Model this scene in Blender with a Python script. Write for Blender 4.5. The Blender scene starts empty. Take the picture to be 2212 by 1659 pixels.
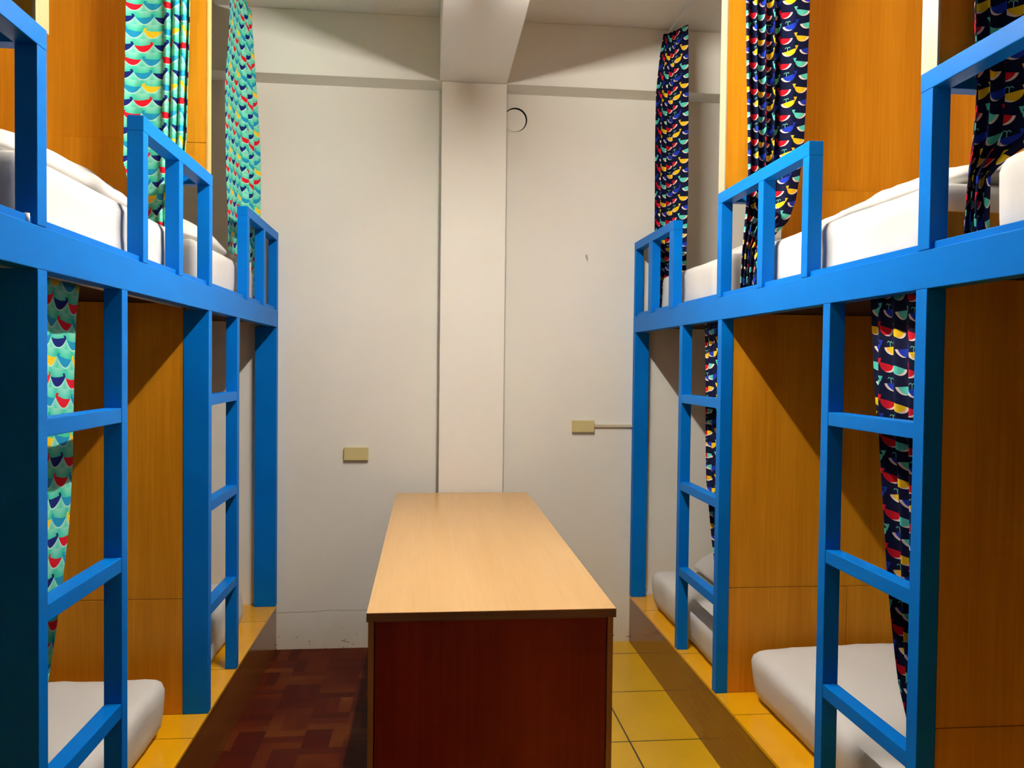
import bpy, bmesh, math, random
from mathutils import Vector, Matrix, noise
random.seed(7)
SC = bpy.context.scene
COL = SC.collection

# ------------------------------------------------------------------ geometry constants (metres)
XL, XR = -0.772, 1.10          # corridor faces of the two bunk frames
WALL_L, WALL_R = -2.75, 3.10
D = 4.32                        # back wall
CEIL = 3.25
ZPL, ZPR = 0.240, 0.256         # raised platforms
BEAM_Z = 2.93                   # underside of the ceiling beams
Y_NEAR = -1.20

# ------------------------------------------------------------------ node helpers
class NT:
    def __init__(self, name):
        self.m = bpy.data.materials.new(name); self.m.use_nodes = True
        self.t = self.m.node_tree; self.N = self.t.nodes; self.L = self.t.links
        self.b = self.N['Principled BSDF']
    def n(self, typ, **kw):
        x = self.N.new(typ)
        for k, v in kw.items(): setattr(x, k, v)
        return x
    def link(self, a, b): self.L.new(a, b)
    def mth(self, op, a, b=None, c=None, clamp=False):
        x = self.N.new('ShaderNodeMath'); x.operation = op; x.use_clamp = clamp
        for i, v in enumerate((a, b, c)):
            if v is None: continue
            if isinstance(v, (int, float)): x.inputs[i].default_value = v
            else: self.L.new(v, x.inputs[i])
        return x.outputs[0]
    def mix(self, f, a, b, typ='MIX'):
        x = self.N.new('ShaderNodeMix'); x.data_type = 'RGBA'; x.blend_type = typ
        for i, v in ((0, f), (6, a), (7, b)):
            if isinstance(v, (int, float)): x.inputs[i].default_value = v
            elif isinstance(v, tuple): x.inputs[i].default_value = (*v, 1)
            else: self.L.new(v, x.inputs[i])
        return x.outputs[2]
    def coord(self, kind='Object', scale=(1, 1, 1)):
        c = self.n('ShaderNodeTexCoord'); mp = self.n('ShaderNodeMapping')
        mp.inputs['Scale'].default_value = scale
        self.link(c.outputs[kind], mp.inputs['Vector']); return mp.outputs[0]
    def noise(self, vec, scale=5, detail=3, rough=.5):
        x = self.n('ShaderNodeTexNoise'); x.inputs['Scale'].default_value = scale
        x.inputs['Detail'].default_value = detail; x.inputs['Roughness'].default_value = rough
        self.link(vec, x.inputs['Vector']); return x.outputs['Fac']
    def ramp(self, f, stops, interp='LINEAR'):
        x = self.n('ShaderNodeValToRGB'); x.color_ramp.interpolation = interp
        e = x.color_ramp.elements
        while len(e) < len(stops): e.new(.5)
        for q, (p, c) in zip(e, stops): q.position = p; q.color = (*c, 1)
        self.link(f, x.inputs[0]); return x.outputs[0]
    def bump(self, h, strength=.2, dist=.01):
        x = self.n('ShaderNodeBump'); x.inputs['Strength'].default_value = strength
        x.inputs['Distance'].default_value = dist
        self.link(h, x.inputs['Height']); self.link(x.outputs[0], self.b.inputs['Normal'])
    def col(self, c):
        if isinstance(c, tuple): self.b.inputs['Base Color'].default_value = (*c, 1)
        else: self.link(c, self.b.inputs['Base Color'])
    def props(self, rough=.5, spec=.5, **kw):
        self.b.inputs['Roughness'].default_value = rough
        self.b.inputs['Specular IOR Level'].default_value = spec
        return self

def srgb(r, g, b):
    f = lambda v: (v/255/12.92 if v <= 10 else ((v/255+.055)/1.055)**2.4)
    return (f(r), f(g), f(b))

def m_plain(name, c, rough=.5, spec=.5, var=.08, bump=0.0, bscale=60):
    t = NT(name); v = t.coord()
    f = t.noise(v, 6, 4)
    t.col(t.mix(f, tuple(x*(1-var) for x in c), tuple(min(1, x*(1+var)) for x in c)))
    if bump: t.bump(t.noise(v, bscale, 4), bump, .004)
    t.props(rough, spec); return t.m

def m_wood(name, dark, light, axis='z', rough=.4, spec=.4, seam=None):
    t = NT(name)
    sc = {'z': (6, 6, .45), 'y': (6, .45, 6), 'x': (.45, 6, 6)}[axis]
    v = t.coord(scale=sc)
    broad = t.noise(v, 1.3, 3, .55)
    sc2 = {'z': (70, 70, 2.2), 'y': (70, 2.2, 70), 'x': (2.2, 70, 70)}[axis]
    fine = t.noise(t.coord(scale=sc2), 1.5, 4, .6)
    f = t.mth('ADD', t.mth('MULTIPLY', broad, .65), t.mth('MULTIPLY', fine, .35))
    t.col(t.ramp(f, [(.32, dark), (.66, light)]))
    t.props(rough, spec); return t.m

def m_wall(name, c, stain=False):
    t = NT(name); v = t.coord()
    f = t.noise(v, 1.6, 4, .55)
    base = t.mix(f, tuple(x*.94 for x in c), tuple(min(1, x*1.05) for x in c))
    if stain:                                # damp plaster and dirt along the foot of the wall
        g = t.n('ShaderNodeNewGeometry'); s = t.n('ShaderNodeSeparateXYZ')
        t.link(g.outputs['Position'], s.inputs[0]); z = s.outputs[2]
        zz = t.mth('ADD', z, t.mth('MULTIPLY', t.mth('SUBTRACT', t.noise(v, 7, 5), .5), .16))
        low = t.mth('SUBTRACT', 1, t.mth('DIVIDE', zz, .10), clamp=True)
        spots = t.mth('GREATER_THAN', t.noise(v, 38, 3), .64)
        low2 = t.mth('SUBTRACT', 1, t.mth('DIVIDE', zz, .22), clamp=True)
        base = t.mix(t.mth('MULTIPLY', low2, .45), base, (.52, .41, .22))
        base = t.mix(t.mth('MULTIPLY', t.mth('MULTIPLY', low, spots), .8), base, (.10, .08, .03))
        crack = t.mth('LESS_THAN', t.mth('ABSOLUTE', t.mth('SUBTRACT', t.mth('ADD', z, t.mth('MULTIPLY', t.mth('SUBTRACT', t.noise(v, 3, 6, .7), .5), .05)), .20)), .0022)
        sx = t.mth('LESS_THAN', s.outputs[0], -.3)
        base = t.mix(t.mth('MULTIPLY', t.mth('MULTIPLY', crack, sx), .6), base, (.35, .27, .15))
    t.col(base); t.bump(t.noise(v, 25, 5, .6), .12, .006); t.props(.75, .25); return t.m

def m_tile(name, c1, c2, grout, offx, offy, size=.49, w=.004, rough=.22):
    t = NT(name)
    g = t.n('ShaderNodeNewGeometry'); s = t.n('ShaderNodeSeparateXYZ'); t.link(g.outputs['Position'], s.inputs[0])
    masks = []
    for ax, off in ((0, offx), (1, offy)):
        fr = t.mth('FRACT', t.mth('DIVIDE', t.mth('SUBTRACT', s.outputs[ax], off - 20*size), size))
        d = t.mth('SUBTRACT', .5, t.mth('ABSOLUTE', t.mth('SUBTRACT', fr, .5)))
        masks.append(t.mth('LESS_THAN', d, w/size/2*1.0))
    m = t.mth('MAXIMUM', masks[0], masks[1])
    v = t.coord(); f = t.noise(v, 5, 5, .6)
    t.col(t.mix(m, t.mix(f, c1, c2), grout)); t.props(rough, .5); return t.m

def m_parquet(name):
    t = NT(name)
    g = t.n('ShaderNodeNewGeometry'); s = t.n('ShaderNodeSeparateXYZ'); t.link(g.outputs['Position'], s.inputs[0])
    S = .16
    cx = t.mth('FLOOR', t.mth('DIVIDE', s.outputs[0], S)); cy = t.mth('FLOOR', t.mth('DIVIDE', s.outputs[1], S))
    par = t.mth('MODULO', t.mth('ADD', t.mth('ADD', cx, cy), 100), 2)
    ux = t.mth('DIVIDE', s.outputs[0], S/3); uy = t.mth('DIVIDE', s.outputs[1], S/3)
    strip = t.mth('FLOOR', t.mth('ADD', t.mth('MULTIPLY', ux, par), t.mth('MULTIPLY', uy, t.mth('SUBTRACT', 1, par))))
    cb = t.n('ShaderNodeCombineXYZ'); t.link(cx, cb.inputs[0]); t.link(cy, cb.inputs[1]); t.link(strip, cb.inputs[2])
    wn = t.n('ShaderNodeTexWhiteNoise'); wn.noise_dimensions = '3D'; t.link(cb.outputs[0], wn.inputs['Vector'])
    f = t.mth('MULTIPLY', wn.outputs['Value'], t.mth('MULTIPLY', t.noise(t.coord(), 2.2, 3), 1.6), clamp=True)
    t.col(t.ramp(f, [(.1, (.050, .003, .0004)), (.55, (.080, .009, .001)), (1.0, (.14, .036, .004))]))
    t.props(.5, .08); return t.m

def m_whales(name, style, palette, belly, spout=None, W=.062, H=.0465):
    """printed cotton: rows of little whales, u,v of the cloth in metres; palette gives the colours
    of a repeat of four rows by two columns"""
    t = NT(name)
    uv = t.n('ShaderNodeUVMap'); uv.uv_map = 'UVMap'
    s = t.n('ShaderNodeSeparateXYZ'); t.link(uv.outputs[0], s.inputs[0]); u, v = s.outputs[0], s.outputs[1]
    wob = t.noise(t.coord(), 5, 2)
    v = t.mth('ADD', v, t.mth('MULTIPLY', wob, .018)); u = t.mth('ADD', u, t.mth('MULTIPLY', wob, .014))
    vr = t.mth('DIVIDE', v, H); row = t.mth('FLOOR', vr); y = t.mth('SUBTRACT', t.mth('FRACT', vr), .5)
    r2 = t.mth('MODULO', t.mth('ADD', row, 400), 2); r4 = t.mth('MODULO', t.mth('ADD', row, 400), 4)
    ur = t.mth('ADD', t.mth('DIVIDE', u, W), t.mth('MULTIPLY', r2, .27 if style == 'navy' else .45))
    cell = t.mth('FLOOR', ur); x = t.mth('SUBTRACT', t.mth('FRACT', ur), .5)
    c2 = t.mth('MODULO', t.mth('ADD', cell, 400), 2)
    idx = t.mth('DIVIDE', t.mth('ADD', t.mth('ADD', t.mth('MULTIPLY', r4, 2), c2), .5), 8)
    wc = t.ramp(idx, [(i/8, c) for i, c in enumerate(palette)], 'CONSTANT')
    def ell(xx, cx, cy, a, b):
        dx = t.mth('DIVIDE', t.mth('SUBTRACT', xx, cx), a); dy = t.mth('DIVIDE', t.mth('SUBTRACT', y, cy), b)
        return t.mth('LESS_THAN', t.mth('ADD', t.mth('MULTIPLY', dx, dx), t.mth('MULTIPLY', dy, dy)), 1)
    AND = lambda p, q: t.mth('MULTIPLY', p, q)
    if style == 'navy':
        flip = t.mth('SUBTRACT', t.mth('MULTIPLY', r2, 2), 1)           # alternate rows swim the other way
        x = AND(x, flip)
        back = t.mth('ADD', .06, t.mth('MULTIPLY', x, -.22))            # back line slopes up to the tail
        under = t.mth('LESS_THAN', y, back)
        body = AND(ell(x, .03, .06, .40, .46), under)
        tail = AND(t.mth('LESS_THAN', t.mth('ABSOLUTE', t.mth('SUBTRACT', x, -.40)), t.mth('ADD', .03, t.mth('MULTIPLY', t.mth('SUBTRACT', y, .12), .30))),
                   AND(t.mth('GREATER_THAN', y, .04), t.mth('LESS_THAN', y, .36)))
        shape = t.mth('MAXIMUM', body, tail)
        bel = AND(body, t.mth('SUBTRACT', 1, ell(x, -.10, .16, .44, .52)))
        g = t.mix(t.noise(t.coord(), 9, 2), (.0015, .003, .020), (.003, .006, .038))
        yy = t.mth('SUBTRACT', y, .24); xx = t.mth('SUBTRACT', t.mth('ABSOLUTE', t.mth('SUBTRACT', x, .12)), .07)
        rr = t.mth('ADD', AND(xx, xx), t.mth('MULTIPLY', AND(yy, yy), .5))
        ring = AND(t.mth('LESS_THAN', t.mth('ABSOLUTE', t.mth('SUBTRACT', rr, .0045)), .0018), t.mth('GREATER_THAN', yy, 0))
        stem = AND(t.mth('LESS_THAN', t.mth('ABSOLUTE', t.mth('SUBTRACT', x, .12)), .014), AND(t.mth('LESS_THAN', yy, .02), t.mth('GREATER_THAN', yy, -.22)))
        g = t.mix(AND(t.mth('MAXIMUM', ring, stem), AND(r2, c2)), g, spout)
        c = t.mix(bel, t.mix(shape, g, wc), belly)
    else:
        flip = t.mth('SUBTRACT', 1, t.mth('MULTIPLY', r2, 2))
        xf = AND(x, flip)
        low = t.mth('ADD', -.44, t.mth('MULTIPLY', AND(x, x), 2.1))
        up = t.mth('ADD', t.mth('ADD', .02, t.mth('MULTIPLY', AND(x, x), .40)), t.mth('MULTIPLY', xf, -.14))
        body = AND(t.mth('LESS_THAN', y, up), t.mth('GREATER_THAN', y, low))
        tail = AND(t.mth('LESS_THAN', t.mth('ABSOLUTE', t.mth('SUBTRACT', xf, -.40)), t.mth('ADD', .02, t.mth('MULTIPLY', t.mth('SUBTRACT', y, .06), .32))),
                   AND(t.mth('GREATER_THAN', y, .0), t.mth('LESS_THAN', y, .26)))
        shape = t.mth('MAXIMUM', body, tail)
        d = t.mth('SUBTRACT', low, y)
        rim = AND(AND(t.mth('GREATER_THAN', d, 0), t.mth('LESS_THAN', d, .055)), t.mth('LESS_THAN', t.mth('ABSOLUTE', x), .43))
        # paler crest of the wave just under each row, deeper green towards the next
        dd = t.mth('FRACT', t.mth('ADD', d, 1))
        n = t.mth('MULTIPLY', t.mth('SUBTRACT', t.noise(t.coord(), 11, 2), .5), .7)
        g = t.ramp(t.mth('ADD', dd, n), [(.05, (.25, .66, .50)), (.50, (.075, .56, .38)), (.85, (.03, .48, .31))])
        c = t.mix(rim, t.mix(shape, g, wc), belly)
    t.col(c); t.props(.85, .15)
    return t.m

# ------------------------------------------------------------------ materials
M = {}
M['wall'] = m_wall('plaster_white', (.88, .86, .775), True)
M['wall2'] = m_wall('plaster_white_plain', (.88, .86, .775))
M['ceil'] = m_wall('ceiling_paint', (.87, .835, .755))
M['blue'] = m_plain('blue_gloss_paint', (.0003, .158, .56), .42, .07, .04)
M['wood'] = m_wood('laminate_panel', (.52, .185, .004), (.76, .325, .014), 'z', .40, .15)
M['edge'] = m_wood('panel_edge_band', (.52, .32, .10), (.60, .40, .16), 'z', .4)
M['edge_pale'] = m_wood('panel_edge_cream', (.46, .37, .22), (.52, .44, .29), 'z', .4)
M['top'] = m_wood('tabletop_beech', (.56, .31, .10), (.66, .40, .16), 'y', .28, .4)
M['tfront'] = m_wood('table_front_mahogany', (.20, .010, .002), (.30, .024, .003), 'z', .4, .2)
M['tside'] = m_wood('table_side_laminate', (.30, .10, .02), (.42, .17, .04), 'z', .4)
M['tedge'] = m_wood('table_raw_edge', (.05, .008, .002), (.24, .09, .025), 'x', .6)
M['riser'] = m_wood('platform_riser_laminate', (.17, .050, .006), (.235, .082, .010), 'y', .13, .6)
M['ptile'] = m_tile('platform_tile', (.80, .37, .003), (.86, .43, .006), (.12, .05, .004), .9, 3.41, .62, .004, .2)
M['ftile'] = m_tile('floor_tile', (.62, .35, .003), (.72, .42, .006), (.055, .03, .004), .815, 3.156, .49, .007, .3)
M['parquet'] = m_parquet('parquet_sheet')
M['sheet'] = m_plain('white_cotton', (.66, .637, .60), .85, .05, .02, .08, 14)
M['deck'] = m_plain('deck_plywood', (.035, .016, .008), .7, .2, .15)
M['plate'] = m_plain('ivory_plastic', (.68, .58, .27), .4, .3, .03)
M['conduit'] = m_plain('cream_plastic', (.66, .60, .42), .45, .4, .03)
M['steel'] = m_plain('grey_metal', (.45, .44, .41), .4, .5, .05)
M['black'] = m_plain('black_gap', (.008, .008, .008), .8, .1, .05)
M['whitecap'] = m_plain('white_plastic', (.75, .75, .75), .4, .4, .03)
RED, YEL, TEAL, BLU, NVY, CYA = (.62, .006, .02), (.84, .52, .012), (.10, .58, .46), (.010, .035, .40), (.004, .012, .14), (.01, .26, .46)
M['navy'] = m_whales('whale_cotton_navy', 'navy', [TEAL, RED, BLU, YEL, YEL, RED, TEAL, BLU], (.84, .66, .56), (.16, .56, .44))
M['turq'] = m_whales('whale_cotton_turquoise', 'turq', [CYA, YEL, NVY, CYA, RED, CYA, NVY, RED], (.48, .72, .56))
t = NT('tube_glow'); t.b.inputs['Base Color'].default_value = (1, 1, 1, 1)
t.b.inputs['Emission Color'].default_value = (1.0, .945, .86, 1); t.b.inputs['Emission Strength'].default_value = 120
M['glow'] = t.m

# ------------------------------------------------------------------ object helpers
ORIG = {}
def tag(o, label=None, cat=None, group=None, kind=None):
    if label: o['label'] = label
    if cat: o['category'] = cat
    if group: o['group'] = group
    if kind: o['kind'] = kind
    return o
def thing(name, loc, label, cat, group=None, kind=None):
    o = bpy.data.objects.new(name, None); COL.objects.link(o); o.location = loc
    o.empty_display_size = .05
    ORIG[o.name] = Vector(loc); return tag(o, label, cat, group, kind)
def obj(name, bm, mat, parent=None, smooth=False, loc=None):
    """link a bmesh given in world coordinates as one object; a child sits at its thing's origin"""
    if parent is not None: org = ORIG[parent.name]
    elif loc is not None: org = Vector(loc)
    else:
        xs = [v.co.x for v in bm.verts]; ys = [v.co.y for v in bm.verts]; zs = [v.co.z for v in bm.verts]
        org = Vector(((min(xs)+max(xs))/2, (min(ys)+max(ys))/2, min(zs)))
    for v in bm.verts: v.co -= org
    bmesh.ops.recalc_face_normals(bm, faces=bm.faces)
    if smooth:
        for f in bm.faces: f.smooth = True
    me = bpy.data.meshes.new(name); bm.to_mesh(me); bm.free()
    for m in (mat if isinstance(mat, list) else [mat]): me.materials.append(m)
    o = bpy.data.objects.new(name, me); COL.objects.link(o)
    if parent is not None: o.parent = parent
    else: o.location = org
    ORIG[o.name] = org
    return o
def struct(name, bm, mat, parent=None):
    o = obj(name, bm, mat, parent)
    if parent is None: o['kind'] = 'structure'
    return o
def box(bm, x0, x1, y0, y1, z0, z1, bev=.0015):
    if x0 > x1: x0, x1 = x1, x0
    r = bmesh.ops.create_cube(bm, size=1)
    for v in r['verts']:
        v.co = Vector(((x0+x1)/2 + v.co.x*(x1-x0), (y0+y1)/2 + v.co.y*(y1-y0), (z0+z1)/2 + v.co.z*(z1-z0)))
    if bev:
        es = list({e for v in r['verts'] for e in v.link_edges})
        bmesh.ops.bevel(bm, geom=es, offset=min(bev, .3*min(x1-x0, y1-y0, z1-z0)), segments=2, affect='EDGES', profile=.6)
    return bm
def nb(*a, **k): return box(bmesh.new(), *a, **k)
def cyl(bm, p0, p1, r, seg=12):
    p0, p1 = Vector(p0), Vector(p1); d = p1-p0
    q = d.to_track_quat('Z', 'Y').to_matrix().to_4x4(); q.translation = (p0+p1)/2
    bmesh.ops.create_cone(bm, cap_ends=True, segments=seg, radius1=r, radius2=r, depth=d.length, matrix=q)
    return bm
def soft_box(x0, x1, y0, y1, z0, z1, r, fn=None, res=.045):
    """rounded upholstered block on a fine grid; fn(p) moves the points"""
    if x0 > x1: x0, x1 = x1, x0
    bm = bmesh.new(); lo = Vector((x0, y0, z0)); hi = Vector((x1, y1, z1)); sz = hi-lo
    n = [max(4, int(sz[i]/res)) for i in range(3)]
    n[2] = max(6, n[2])
    vs = {}
    def vert(i, j, k):
        key = (i, j, k)
        if key not in vs:
            p = Vector((x0+sz.x*i/n[0], y0+sz.y*j/n[1], z0+sz.z*k/n[2]))
            rr = min(r, sz.x/2.01, sz.y/2.01, sz.z/2.01)
            q = Vector([min(max(p[a], lo[a]+rr), hi[a]-rr) for a in range(3)])
            d = p-q
            if d.length > 1e-9: p = q + d.normalized()*rr
            if fn: p = fn(p)
            vs[key] = bm.verts.new(p)
        return vs[key]
    def face(a, b, c, d): bm.faces.new((vert(*a), vert(*b), vert(*c), vert(*d)))
    for i in range(n[0]):
        for j in range(n[1]):
            for k in (0, n[2]): face((i, j, k), (i+1, j, k), (i+1, j+1, k), (i, j+1, k))
        for k in range(n[2]):
            for j in (0, n[1]): face((i, j, k), (i+1, j, k), (i+1, j, k+1), (i, j, k+1))
    for j in range(n[1]):
        for k in range(n[2]):
            for i in (0, n[0]): face((i, j, k), (i, j+1, k), (i, j+1, k+1), (i, j, k+1))
    return bm
def lerp(tab, z):
    """piecewise linear table [(z, value)...] sorted by descending z"""
    if z >= tab[0][0]: return tab[0][1]
    for (za, a), (zb, b) in zip(tab, tab[1:]):
        if z >= zb: return a + (b-a)*(za-z)/(za-zb) if za != zb else b
    return tab[-1][1]

# ------------------------------------------------------------------ the room
struct('floor', nb(.20, XR+.004, Y_NEAR, D, -.05, 0, bev=0), M['ftile'])
struct('floor', nb(XL-.004, .20, Y_NEAR, D, -.05, .0, bev=0), M['parquet'])
struct('wall_back', nb(WALL_L, WALL_R, D, D+.12, -.05, CEIL+.1, bev=0), M['wall'])
struct('wall_left', nb(WALL_L-.12, WALL_L, Y_NEAR, D+.12, -.05, CEIL+.1, bev=0), M['wall2'])
struct('wall_right', nb(WALL_R, WALL_R+.12, Y_NEAR, D+.12, -.05, CEIL+.1, bev=0), M['wall2'])
struct('wall_front', nb(WALL_L, WALL_R, Y_NEAR-.12, Y_NEAR, -.05, CEIL+.1, bev=0), M['wall2'])
struct('ceiling', nb(WALL_L, WALL_R, Y_NEAR, D, CEIL, CEIL+.1, bev=0), M['ceil'])
PX0, PX1, PY = .058, .388, 4.17
struct('column', nb(PX0, PX1, PY, D, 0, BEAM_Z, bev=.004), M['wall'])
struct('ceiling_beam', nb(.045, .387, Y_NEAR, PY, BEAM_Z, CEIL, bev=.004), M['ceil'])
struct('ceiling_beam', nb(WALL_L, WALL_R, PY, D, BEAM_Z, CEIL, bev=.004), M['wall2'])
# skim gaps beside the column
struct('trim_1', nb(PX0-.010, PX0, D-.012, D, .0, BEAM_Z, bev=0), M['wall2'])
struct('trim_2', nb(1.16, 1.215, D-.018, D, ZPR, ZPR+.022), M['whitecap'])

def platform(side):
    s = -1 if side == 'left' else 1
    xf, xw, zp = (XL, WALL_L, ZPL) if side == 'left' else (XR, WALL_R, ZPR)
    p = thing('platform', ((xf+xw)/2, 2.0, 0), None, None, kind='structure')
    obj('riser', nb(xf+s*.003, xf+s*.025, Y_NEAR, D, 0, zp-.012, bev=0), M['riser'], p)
    obj('fill', nb(xf+s*.025, xw, Y_NEAR, D, 0, zp-.012, bev=0), M['deck'], p)
    obj('tile_top', nb(xf, xw, Y_NEAR, D, zp-.012, zp), M['ptile'], p)
platform('left'); platform('right')

# ------------------------------------------------------------------ blue steel bunk frames
def bunk_frame(side):
    left = side == 'left'
    s = -1 if left else 1
    xf, xw, zp = (XL, WALL_L, ZPL) if left else (XR, WALL_R, ZPR)
    lab = ('blue painted steel bunk frame along the left wall, turquoise curtains hung inside it' if left else
           'blue painted steel bunk frame along the right wall, navy curtains hung inside it')
    T = thing('bunk_frame', (xf+s*.05, 2.0, zp), lab, 'bunk bed', 'blue bunk frames facing each other')
    def bar(y0, y1, z0, z1, dep, inset=0, bev=.002): return nb(xf+s*inset, xf+s*(inset+dep), y0, y1, z0, z1, bev=bev)
    B = M['blue']
    obj('side_beam', bar(Y_NEAR, D-.005, 1.680, 1.766, .045), B, T)
    obj('deck_rim', bar(Y_NEAR, D-.005, 1.766, 1.784, .04, .011), B, T)
    dp = (.095, .088, .108) if left else (.045, .046, .077)
    ys = [(1.710, 1.751), (2.980, 3.021), (4.272, D-.004)]
    for (a, b), d in zip(ys, dp): obj('post', bar(a, b, zp, 1.680, d), B, T)
    lad = [((2.157, 2.197), 1.751), ((3.412, 3.453), 3.021)] if left else [((2.148, 2.188), 1.751), ((3.458, 3.499), 3.046)]
    if not left: lad[1] = ((3.458, 3.499), 3.021)
    for (a, b), y0 in lad:
        st = obj('ladder', bar(a, b, zp, 1.680, .045), B, T)
        for z in (1.342, .960, .584):
            obj('rung', bar(y0, a, z, z+.037, .042, .001), B, st)
    # guard rails of the upper berths
    if left: G = [(2.313, 3.026, [(2.313, 2.353), (2.634, 2.675), (2.987, 3.026)]), (3.592, D-.006, [(3.592, 3.636), (3.942, 3.984), (4.274, D-.006)]), (.35, 1.751, [(.35, .39), (1.02, 1.06), (1.710, 1.751)])]
    else: G = [(2.292, 3.044, [(2.292, 2.332), (2.617, 2.660), (3.002, 3.044)]), (3.613, D-.006, [(3.613, 3.676), (3.962, 4.030), (4.285, D-.006)]), (.35, 1.751, [(.35, .39), (1.02, 1.06), (1.706, 1.750)])]
    for y0, y1, posts in G:
        g = obj('guard_rail', bar(y0, y1, 2.122, 2.164, .044), B, T)
        for a, b in posts: obj('baluster', bar(a, b, 1.767, 2.122, .043, .0005), B, g)
    for y0, y1 in ((1.712, 1.750), (2.99, 3.028)):
        obj('crossbar', nb(xf+s*.046, xw, y0, y1, 2.124, 2.162), B, T)
    obj('berth_deck', nb(xf+s*.047, xw, Y_NEAR, D-.004, 1.705, 1.745, bev=0), M['deck'], T)
    if left:
        bm = bmesh.new(); cyl(bm, (xf-.012, 1.690, 1.768), (xf-.012, 1.690, 1.786), .006)
        tag(obj('end_cap', bm, M['whitecap'], T, True), 'small white plastic cap')
    return T
bunk_frame('left'); bunk_frame('right')

# ------------------------------------------------------------------ wooden partitions between the berths
def partition(side, tier, y0, y1, label, seam, edge, x_end):
    s = -1 if side == 'left' else 1
    xw = WALL_L if side == 'left' else WALL_R
    zp = ZPL if side == 'left' else ZPR
    z0, z1 = (2.165, CEIL-.002) if tier == 'upper' else (zp+.001, 1.703)
    P = thing('partition_panel', ((x_end+xw)/2, (y0+y1)/2, z0), label, 'partition', 'wood laminate partitions between the berths')
    w = .0 if edge is None else .006
    xa = x_end + s*w
    if seam == .660:
        obj('lower_board', nb(xa, 1.619, y0, y1, z0, seam-.0008, bev=.001), M['wood'], P)
        obj('lower_board', nb(1.621, xw, y0, y1, z0, seam-.0008, bev=.001), M['wood'], P)
        obj('upper_board', nb(xa, xw, y0, y1, seam+.0008, z1, bev=.001), M['wood'], P)
    elif seam:
        obj('lower_board', nb(xa, xw, y0, y1, z0, seam-.0008, bev=.001), M['wood'], P)
        obj('upper_board', nb(xa, xw, y0, y1, seam+.0008, z1, bev=.001), M['wood'], P)
    else: obj('board', nb(xa, xw, y0, y1, z0, z1, bev=.001), M['wood'], P)
    if edge: obj('edge_band', nb(x_end, xa, y0-.0005, y1+.0005, z0, z1, bev=.001), M[edge], P)
    return P
pl = partition('left', 'upper', 2.990, 3.032, 'upper wood partition on the left side behind the turquoise curtain, its seam just above the blue rail', 2.27, 'edge', -.779)
partition('left', 'upper', 1.719, 1.776, 'upper wood partition at the top left corner, only its narrow edge in view', None, 'edge', -.779)
partition('left', 'lower', 2.982, 3.024, 'lower wood partition on the left side with a diagonal shadow across it', .655, None, XL-.0885)
obj('bottom_board', nb(-.90, WALL_L, 2.976, 2.9895, 1.95, 2.2692, bev=.001), M['wood'], pl)
pr = partition('right', 'upper', 3.004, 3.064, 'upper wood partition on the right side behind the navy curtain, with pale cream front edge', 2.176, 'edge_pale', 1.1085)
obj('bottom_board', nb(1.33, WALL_R, 2.976, 2.9895, 1.952, 2.176, bev=.001), M['wood'], pr)
partition('right', 'upper', 1.706, 1.764, 'upper wood partition at the top right corner with a tall pale front edge', None, 'edge_pale', 1.1085)
lr = partition('right', 'lower', 2.983, 3.026, 'lower wood partition on the right side behind the white mattress, diagonal shadow across it', .660, None, XR+.0465)
partition('right', 'lower', 1.712, 1.755, 'nearest lower wood partition on the right, dark brown, filling the right edge of the photo', .690, None, XR+.0465)
# a low plank across the foot of the upper right berth
tag(obj('foot_plank', nb(XR+.055, XR+1.0, 1.756, 1.778, 1.746, 1.862), M['wood']),
    'low wooden plank standing on the upper right deck behind the tall blue guard post', 'plank')

# ------------------------------------------------------------------ mattresses and bedding
def wr(seed, amp, fx=6, fy=6, fz=6):
    def f(p):
        n = noise.noise(Vector((p.x*fx+seed, p.y*fy+seed*1.7, p.z*fz)))
        n2 = noise.noise(Vector((p.x*fx*2.7+seed, p.y*fy*2.7, p.z*fz*1.1+seed)))
        return n*.65 + n2*.35
    return lambda: (f, amp)
def mattress(name, x0, x1, y0, y1, z0, z1, r, seed, label, group, amp=.010, sag=.0, front_tuck=.012):
    f, a = wr(seed, amp)()
    xf = x0 if abs(x0) < abs(x1) else x1
    s = 1 if xf > 0 else -1
    def fn(p):
        h = (p.z-z0)/(z1-z0)
        n = f(p)
        q = p.copy()
        if abs(p.x-xf) < .09: q.x += s*(max(n, -.25)*a*1.3*(1-abs(h-.5)) + front_tuck*(1-h)*(1-h))
        if abs(p.y-y1) < .07: q.y += n*a - .012*(1-h)
        if abs(p.y-y0) < .07: q.y += n*a
        if h > .7: q.z += n*a*.6*(h-.7)/.3 + sag*math.sin(math.pi*min(1, abs(p.x-xf)/.9))*(h-.7)/.3
        if h < .02: q.z = z0
        return q
    bm = soft_box(x0, x1, y0, y1, z0, z1, r, fn, .032)
    o = obj(name, bm, M['sheet'], None, True)
    return tag(o, label, 'mattress', group)
low = 'white sheeted mattresses on the yellow platforms'; up = 'white sheeted mattresses on the upper decks'
mattress('mattress', XL-.098, XL-1.96, 1.80, 2.850, ZPL, .432, .038, 1, 'white mattress on the left yellow platform, behind the nearest blue ladder', low)
mattress('mattress', XL-.115, XL-1.96, 3.07, 4.06, ZPL, .432, .052, 2, 'white mattress on the left yellow platform, behind the far blue ladder', low, amp=.018, front_tuck=-.02)
mattress('mattress', XR+.110, XR+1.97, 1.80, 2.945, ZPR, .440, .038, 3, 'white mattress on the right yellow platform, behind the nearest blue ladder', low, sag=.02, front_tuck=.022)
mattress('mattress', XR+.060, XR+1.97, 3.07, 4.13, ZPR, .440, .045, 4, 'white mattress on the right yellow platform, behind the far blue ladder', low, amp=.014)
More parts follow.
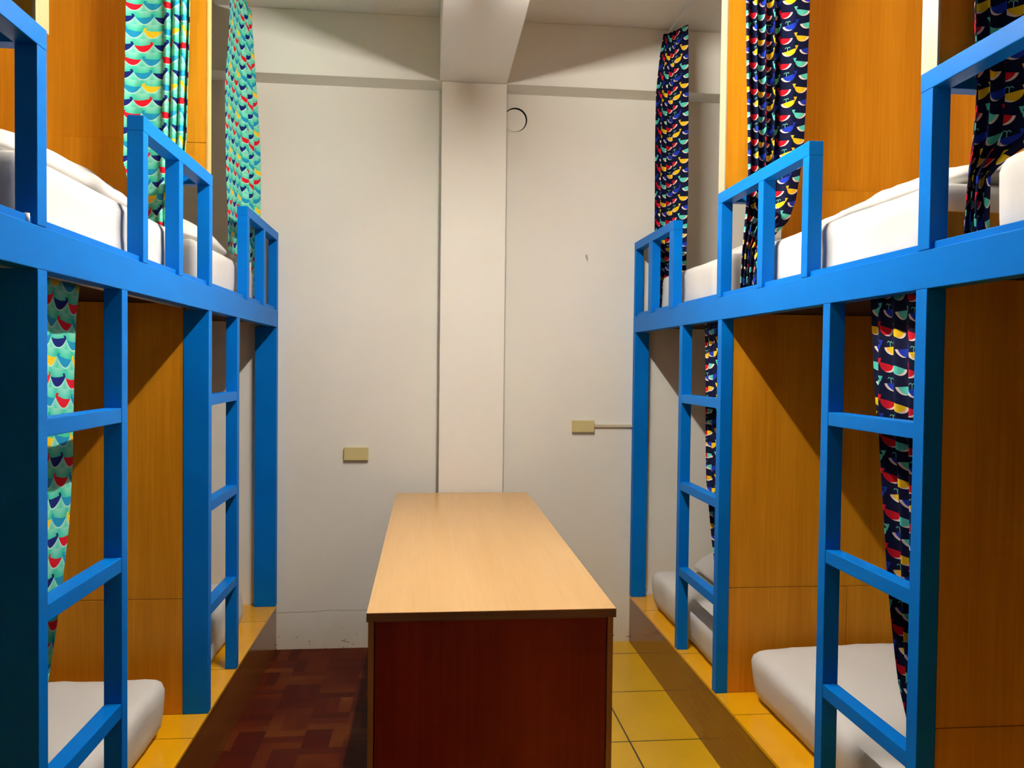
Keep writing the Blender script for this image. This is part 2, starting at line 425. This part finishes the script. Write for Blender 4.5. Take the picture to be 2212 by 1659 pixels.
mattress('mattress', XL-.060, XL-1.96, 1.79, 2.80, 1.746, 1.938, .035, 5, 'white mattress on the upper left deck, beside the nearest left guard rails', up, amp=.012, front_tuck=0)
mattress('mattress', XL-.060, XL-1.96, 3.06, 4.03, 1.746, 1.945, .035, 6, 'white mattress on the upper left deck, next to the back wall', up, amp=.012, front_tuck=0)
mattress('mattress', XR+.060, XR+1.97, 1.785, 2.835, 1.746, 1.938, .035, 7, 'white mattress on the upper right deck, behind the middle blue guard rail', up, amp=.012, front_tuck=0)
mattress('mattress', XR+.060, XR+1.97, 3.075, 4.03, 1.746, 1.950, .035, 8, 'white mattress on the upper right deck, next to the back wall', up, amp=.012, front_tuck=0)
mattress('mattress', XR+.058, XR+1.97, .45, 1.600, 1.746, 1.945, .045, 9, 'white mattress corner on the upper right deck at the right edge of the photo', up, amp=.006, front_tuck=0)

def pillow(name, x0, x1, y0, y1, z, h, seed, label, cat, group, crown=None):
    cx, cy = (x0+x1)/2, (y0+y1)/2; hx, hy = abs(x1-x0)/2, abs(y1-y0)/2
    def fn(p):
        u, v = (p.x-cx)/hx, (p.y-cy)/hy
        k = (1-abs(u)**3.2*.55)*(1-abs(v)**3.2*.55)
        n = noise.noise(Vector((p.x*7+seed, p.y*7, seed)))*.012 + noise.noise(Vector((p.x*19+seed, p.y*17, seed)))*.006
        t = (p.z-z)/h
        q = p.copy(); q.z = z + max(0, t)*(h*k + n)
        if crown: q.z += crown(v)*t
        return q
    bm = soft_box(x0, x1, y0, y1, z, z+h, h*.48, fn, .03)
    return tag(obj(name, bm, M['sheet'], None, True), label, cat, group)
pg = 'white pillows on the berths'
pillow('folded_quilt', -.90, -1.85, 1.84, 2.79, 1.946, .135, 11, 'folded white quilt on the nearest upper left mattress', 'quilt', 'folded quilts on the upper berths')
pillow('folded_quilt', 1.24, 2.20, 1.80, 2.78, 1.946, .125, 12, 'folded white quilt on the upper right mattress behind the middle guard rail', 'quilt', 'folded quilts on the upper berths', lambda v: -.02*(v+1))
pillow('pillow', -.87, -1.45, 3.12, 3.70, 1.953, .115, 13, 'white pillow on the far upper left mattress', 'pillow', pg)
pillow('pillow', 1.30, 1.85, 3.10, 3.66, 1.958, .10, 14, 'white pillow on the far upper right mattress', 'pillow', pg)
pillow('pillow', 1.36, 1.95, 3.62, 4.08, .450, .15, 15, 'white pillow on the lower right mattress behind the far ladder', 'pillow', pg)
pillow('pillow', -1.10, -1.65, 3.3, 4.0, .444, .10, 16, 'white pillow on the lower left mattress behind the far ladder', 'pillow', pg)

# ------------------------------------------------------------------ curtains
def tX(tab, Y): return lambda z: Vector((lerp(tab, z), Y))
def tY(tab, X): return lambda z: Vector((X, lerp(tab, z)))
def curtain(near, far, ztop, zbot, zones, mat, seed, label, group):
    """gathered cloth: near/far give the plan position of its two edges at height z;
    zones = [(end of the zone along the top, number of folds, depth of the folds)]"""
    nu, nv = 190, 80
    rnd = random.Random(seed)
    bm = bmesh.new(); uvl = bm.loops.layers.uv.new('UVMap')
    prof = []; ph = 0.; s0 = 0.
    for e, n, a in zones:
        m = max(6, int(nu*(e-s0)))
        for i in range(m):
            k = i/m
            prof.append((s0+(e-s0)*k, ph+2*math.pi*n*k, a))
        ph += 2*math.pi*n; s0 = e
    prof.append((1., ph, zones[-1][2]))
    amps = [p[2] for p in prof]
    for _ in range(6): amps = [(amps[max(0, i-1)]+amps[i]+amps[min(len(amps)-1, i+1)])/3 for i in range(len(amps))]
    jit = [rnd.uniform(0, 10) for _ in range(4)]
    grid = []
    for j in range(nv+1):
        row = []
        t = j/nv
        for i, (s, p, _) in enumerate(prof):
            q0 = near(ztop).lerp(far(ztop), s)
            z = ztop + (zbot(q0, s)-ztop)*t
            A, B = near(z), far(z); d = B-A; L = max(d.length, 1e-4); d = d/L; nrm = Vector((-d.y, d.x))
            spread = min(1, .30+t*2.0)
            am = amps[i]*spread*(.75+.5*noise.noise(Vector((s*6+jit[0], z*.8, 3.1))))
            pj = p + .9*noise.noise(Vector((s*3+jit[1], z*1.1, .7)))
            pos = A + d*(L*s) + nrm*(am*math.sin(pj) + .010*noise.noise(Vector((s*2.5+jit[2], z*1.7, 1.3)))) + d*(am*.30*math.cos(pj)*min(1, 6*s, 6*(1-s)))
            row.append(Vector((pos.x, pos.y, z)))
        grid.append(row)
    mid = grid[int(nv*.45)]; us = [0.]
    for a, b in zip(mid, mid[1:]): us.append(us[-1]+(b-a).length)
    vs = [[bm.verts.new(p) for p in r] for r in grid]
    for j in range(nv):
        for i in range(len(prof)-1):
            idx = ((j, i), (j, i+1), (j+1, i+1), (j+1, i))
            f = bm.faces.new([vs[a][b] for a, b in idx])
            for l, (a, b) in zip(f.loops, idx): l[uvl].uv = (us[b], grid[a][b].z + .012*math.sin(us[b]*9+seed))
    o = obj('curtain', bm, mat, None, True)
    md = o.modifiers.new('cloth', 'SOLIDIFY'); md.thickness = .002; md.offset = 0
    return tag(o, label, 'curtain', group)
def rod(X, y0, y1, z, label, group):
    bm = bmesh.new(); cyl(bm, (X, y0, z), (X, y1, z), .006)
    return tag(obj('curtain_rod', bm, M['steel' if z < 2 else 'whitecap'], None, True), label, 'curtain rod', group)

tg = 'turquoise whale print curtains'; ng = 'navy whale print curtains'
ZT = 3.195
# upper left, in front of the partition
curtain(tX([(2.64, -1.021), (2.41, -1.025), (2.17, -1.03), (2.0, -.99)], 2.885), tX([(2.65, -.822), (2.26, -.832), (2.14, -.842), (2.05, -.870), (1.8, -.88)], 2.915),
        ZT, lambda p, s: 1.79, [(.62, .55, .012), (1, 3, .022)], M['turq'], 21, 'turquoise whale print curtain hanging in front of the upper left wood partition', tg)
# upper left, beside the back wall
curtain(tX([(3.0, -.862), (2.69, -.881), (2.36, -.875), (2.09, -.868), (1.8, -.865)], 3.64), tX([(3.12, -.873), (2.85, -.857), (2.52, -.836), (1.8, -.835)], 4.105),
        ZT, lambda p, s: 1.975 if s < .86 else 1.79, [(.55, .5, .010), (1, 2.5, .020)], M['turq'], 22, 'turquoise whale print curtain hanging at the far end of the upper left berth', tg)
# lower left
curtain(tY([(1.69, 1.80), (.5, 1.79)], -.858), tY([(1.69, 2.135), (1.61, 2.115), (1.39, 2.10), (1.25, 2.088), (1.105, 2.062), (.98, 2.025), (.86, 1.985), (.74, 1.936), (.5, 1.86)], -.865),
        1.686, lambda p, s: .46, [(.45, 2, .016), (1, .6, .010)], M['turq'], 23, 'turquoise whale print curtain on the lower left berth, behind the nearest ladder', tg)
# upper right, beside the back wall
curtain(tX([(3.2, 1.268), (2.9, 1.275), (2.4, 1.282), (1.9, 1.278)], 3.97), tX([(3.23, 1.190), (3.09, 1.168), (2.9, 1.150), (2.66, 1.148), (1.8, 1.148)], 4.105),
        ZT, lambda p, s: 1.966 if s < .5 else 1.79, [(.5, .6, .010), (1, 3, .020)], M['navy'], 24, 'navy whale print curtain hanging at the far end of the upper right berth', ng)
# upper right, in front of the partition
curtain(tX([(2.82, 1.376), (2.51, 1.370), (2.28, 1.361), (2.12, 1.337), (2.04, 1.312), (1.99, 1.263), (1.93, 1.215), (1.8, 1.207)], 2.885), tX([(2.8, 1.150), (2.59, 1.155), (2.42, 1.162), (2.2, 1.170), (2.0, 1.158), (1.8, 1.152)], 2.925),
        ZT, lambda p, s: 1.79, [(.44, .45, .012), (1, 4, .021)], M['navy'], 25, 'navy whale print curtain hanging in front of the upper right wood partition', ng)
# nearest upper right
curtain(tX([(2.26, 1.32), (2.0, 1.30), (1.96, 1.24), (1.92, 1.193), (1.78, 1.193)], 1.640), tX([(2.26, 1.155), (2.08, 1.166), (1.96, 1.160), (1.87, 1.153), (1.79, 1.150)], 1.660),
        ZT, lambda p, s: 1.792, [(.5, .7, .010), (1, 2.5, .014)], M['navy'], 26, 'navy whale print curtain at the right edge of the photo, behind the nearest guard rail', ng)
# lower right, behind the near ladder
curtain(tY([(1.68, 1.79), (1.0, 1.79), (.6, 1.785)], 1.168), tY([(1.68, 2.055), (1.594, 2.045), (1.436, 2.028), (1.22, 1.992), (1.105, 1.972), (.99, 1.955), (.912, 1.938), (.81, 1.913), (.73, 1.89), (.66, 1.848)], 1.170),
        1.686, lambda p, s: .62, [(1, 4, .016)], M['navy'], 27, 'navy whale print curtain on the lower right berth, behind the nearest ladder', ng)
# lower right, behind the far ladder
curtain(tY([(1.68, 3.06), (.6, 3.06)], 1.165), tY([(1.68, 3.355), (1.29, 3.328), (1.02, 3.303), (.91, 3.262), (.787, 3.211), (.73, 3.18)], 1.165),
        1.686, lambda p, s: .70, [(1, 4, .016)], M['navy'], 28, 'navy whale print curtain on the lower right berth, behind the far ladder', ng)
rg = 'thin white curtain rods'
for X, y0, y1, z, lb in ((-.90, 1.777, 2.989, ZT, 'thin white curtain rod above the nearest upper left berth'),
                     (-.89, 3.033, 4.169, ZT, 'thin white curtain rod above the far upper left berth'),
                     (1.20, 3.065, 4.169, ZT, 'thin white curtain rod above the far upper right berth'),
                     (1.24, 1.765, 3.003, ZT, 'thin white curtain rod above the middle upper right berth'),
                     (1.22, .2, 1.705, ZT, 'thin white curtain rod above the nearest upper right berth')):
    rod(X, y0, y1, z, lb, rg)
for X, y0, y1, lb in ((-.868, 1.752, 2.981, 'thin grey curtain rod under the deck of the left bunks'),
                      (1.170, 1.756, 2.982, 'thin grey curtain rod under the right deck above the nearest mattress'),
                      (1.165, 3.027, 4.268, 'thin grey curtain rod under the right deck above the far mattress')):
    rod(X, y0, y1, 1.692, lb, 'thin grey curtain rods under the decks')

# ------------------------------------------------------------------ the long table
TX0, TX1, TY0, TY1, TZ = -.155, .512, 2.148, 4.150, .845
T = thing('counter_table', ((TX0+TX1)/2, (TY0+TY1)/2, 0), 'long closed counter table with pale beech top and dark red-brown front, against the column', 'table')
obj('tabletop', nb(TX0, TX1, TY0, TY1, TZ-.019, TZ, bev=.001), M['top'], T)
obj('top_edging', nb(TX0, TX1, TY0-.0015, TY0, TZ-.024, TZ-.001, bev=0), M['tedge'], T)
zt = TZ-.019
obj('side_panel', nb(TX0+.004, TX0+.019, TY0+.006, TY1-.01, 0, zt, bev=.001), M['tside'], T)
obj('side_panel', nb(TX1-.021, TX1-.006, TY0+.006, TY1-.01, 0, zt, bev=.001), M['tside'], T)
obj('front_panel', nb(TX0+.0215, TX1-.0225, TY0+.014, TY0+.030, .004, zt-.001, bev=.001), M['tfront'], T)
obj('back_panel', nb(TX0+.020, TX1-.022, TY1-.030, TY1-.014, .004, zt-.001, bev=.001), M['tfront'], T)
obj('bottom_shelf', nb(TX0+.020, TX1-.022, TY0+.031, TY1-.031, .06, .078, bev=.001), M['tfront'], T)

# ------------------------------------------------------------------ small things on the back wall
def plate(x0, x1, z0, z1, label):
    P = thing('outlet_cover', ((x0+x1)/2, D, (z0+z1)/2), label, 'outlet cover', 'blank ivory outlet covers')
    obj('backing_box', nb(x0+.004, x1-.004, D-.010, D-.0005, z0+.004, z1-.003), M['plate'], P)
    obj('cover_plate', nb(x0, x1, D-.020, D-.009, z0+.002, z1, bev=.004), M['plate'], P)
plate(-.433, -.306, .990, 1.060, 'blank ivory outlet cover on the back wall, left of the column')
plate(.769, .891, 1.141, 1.206, 'blank ivory outlet cover on the back wall, right of the column')
tag(obj('cable_conduit', nb(.889, 1.105, D-.014, D-.0005, 1.170, 1.184), M['conduit']),
    'thin cream cable conduit running from the right outlet cover to the blue post', 'conduit')
H = thing('pipe_hole_cover', (.448, D, 2.795), 'round patched pipe hole with black rim on the back wall beside the column', 'hole cover')
bm = bmesh.new(); cyl(bm, (.4475, D-.004, 2.7955), (.4475, D-.0005, 2.7955), .0625, 48); obj('gap', bm, M['black'], H)
bm = bmesh.new(); cyl(bm, (.4435, D-.007, 2.7905), (.4435, D-.0035, 2.7905), .0585, 48); obj('disc', bm, M['wall2'], H)
K = thing('wall_hook', (.838, D, 2.086), 'tiny grey hook on the back wall right of the column', 'hook')
obj('hook_base', nb(.832, .844, D-.004, D-.0005, 2.078, 2.094), M['steel'], K)
bm = bmesh.new()
pts = [(.838, D-.004, 2.084), (.838, D-.014, 2.080), (.838, D-.018, 2.070), (.838, D-.022, 2.080)]
for a, b in zip(pts, pts[1:]): cyl(bm, a, b, .0018, 8)
obj('hook', bm, M['steel'], K)

# ------------------------------------------------------------------ the strip lamp under the ceiling beam
LX, LY0, LY1, LZ = .20, 1.78, 3.00, 2.885
F = thing('ceiling_lamp', (LX, (LY0+LY1)/2, BEAM_Z), 'white fluorescent strip lamp under the ceiling beam', 'lamp')
obj('housing', nb(LX-.02, LX+.02, LY0, LY1, LZ+.018, BEAM_Z-.0005), M['whitecap'], F)
for y in (LY0+.01, LY1-.01): obj('tube_holder', nb(LX-.012, LX+.012, y-.008, y+.008, LZ-.014, LZ+.018), M['whitecap'], F)
bm = bmesh.new(); cyl(bm, (LX, LY0+.018, LZ), (LX, LY1-.018, LZ), .013, 12); obj('tube', bm, M['glow'], F)

# ------------------------------------------------------------------ camera, world, view
f_px, yaw, pitch, roll = 1760.18, math.radians(5.8905), math.radians(-1.35043), math.radians(.65441)
fw = Vector((math.sin(yaw)*math.cos(pitch), math.cos(yaw)*math.cos(pitch), math.sin(pitch)))
rt = Vector((math.cos(yaw), -math.sin(yaw), 0)); upv = rt.cross(fw)
r2 = math.cos(roll)*rt + math.sin(roll)*upv; u2 = -math.sin(roll)*rt + math.cos(roll)*upv
cam = bpy.data.cameras.new('camera'); co = bpy.data.objects.new('camera', cam); COL.objects.link(co)
mw = Matrix((r2, u2, -fw)).transposed().to_4x4(); mw.translation = (0, 0, 1.5); co.matrix_world = mw
cam.sensor_width = 36; cam.lens = f_px/2212*36; cam.clip_start = .02
SC.camera = co
w = bpy.data.worlds.new('world'); w.use_nodes = True
w.node_tree.nodes['Background'].inputs[0].default_value = (1, .95, .88, 1)
w.node_tree.nodes['Background'].inputs[1].default_value = .035
SC.world = w
vs = SC.view_settings; vs.view_transform = 'Standard'; vs.look = 'None'; vs.exposure = 2.0; vs.gamma = 1; vs.use_curve_mapping = False
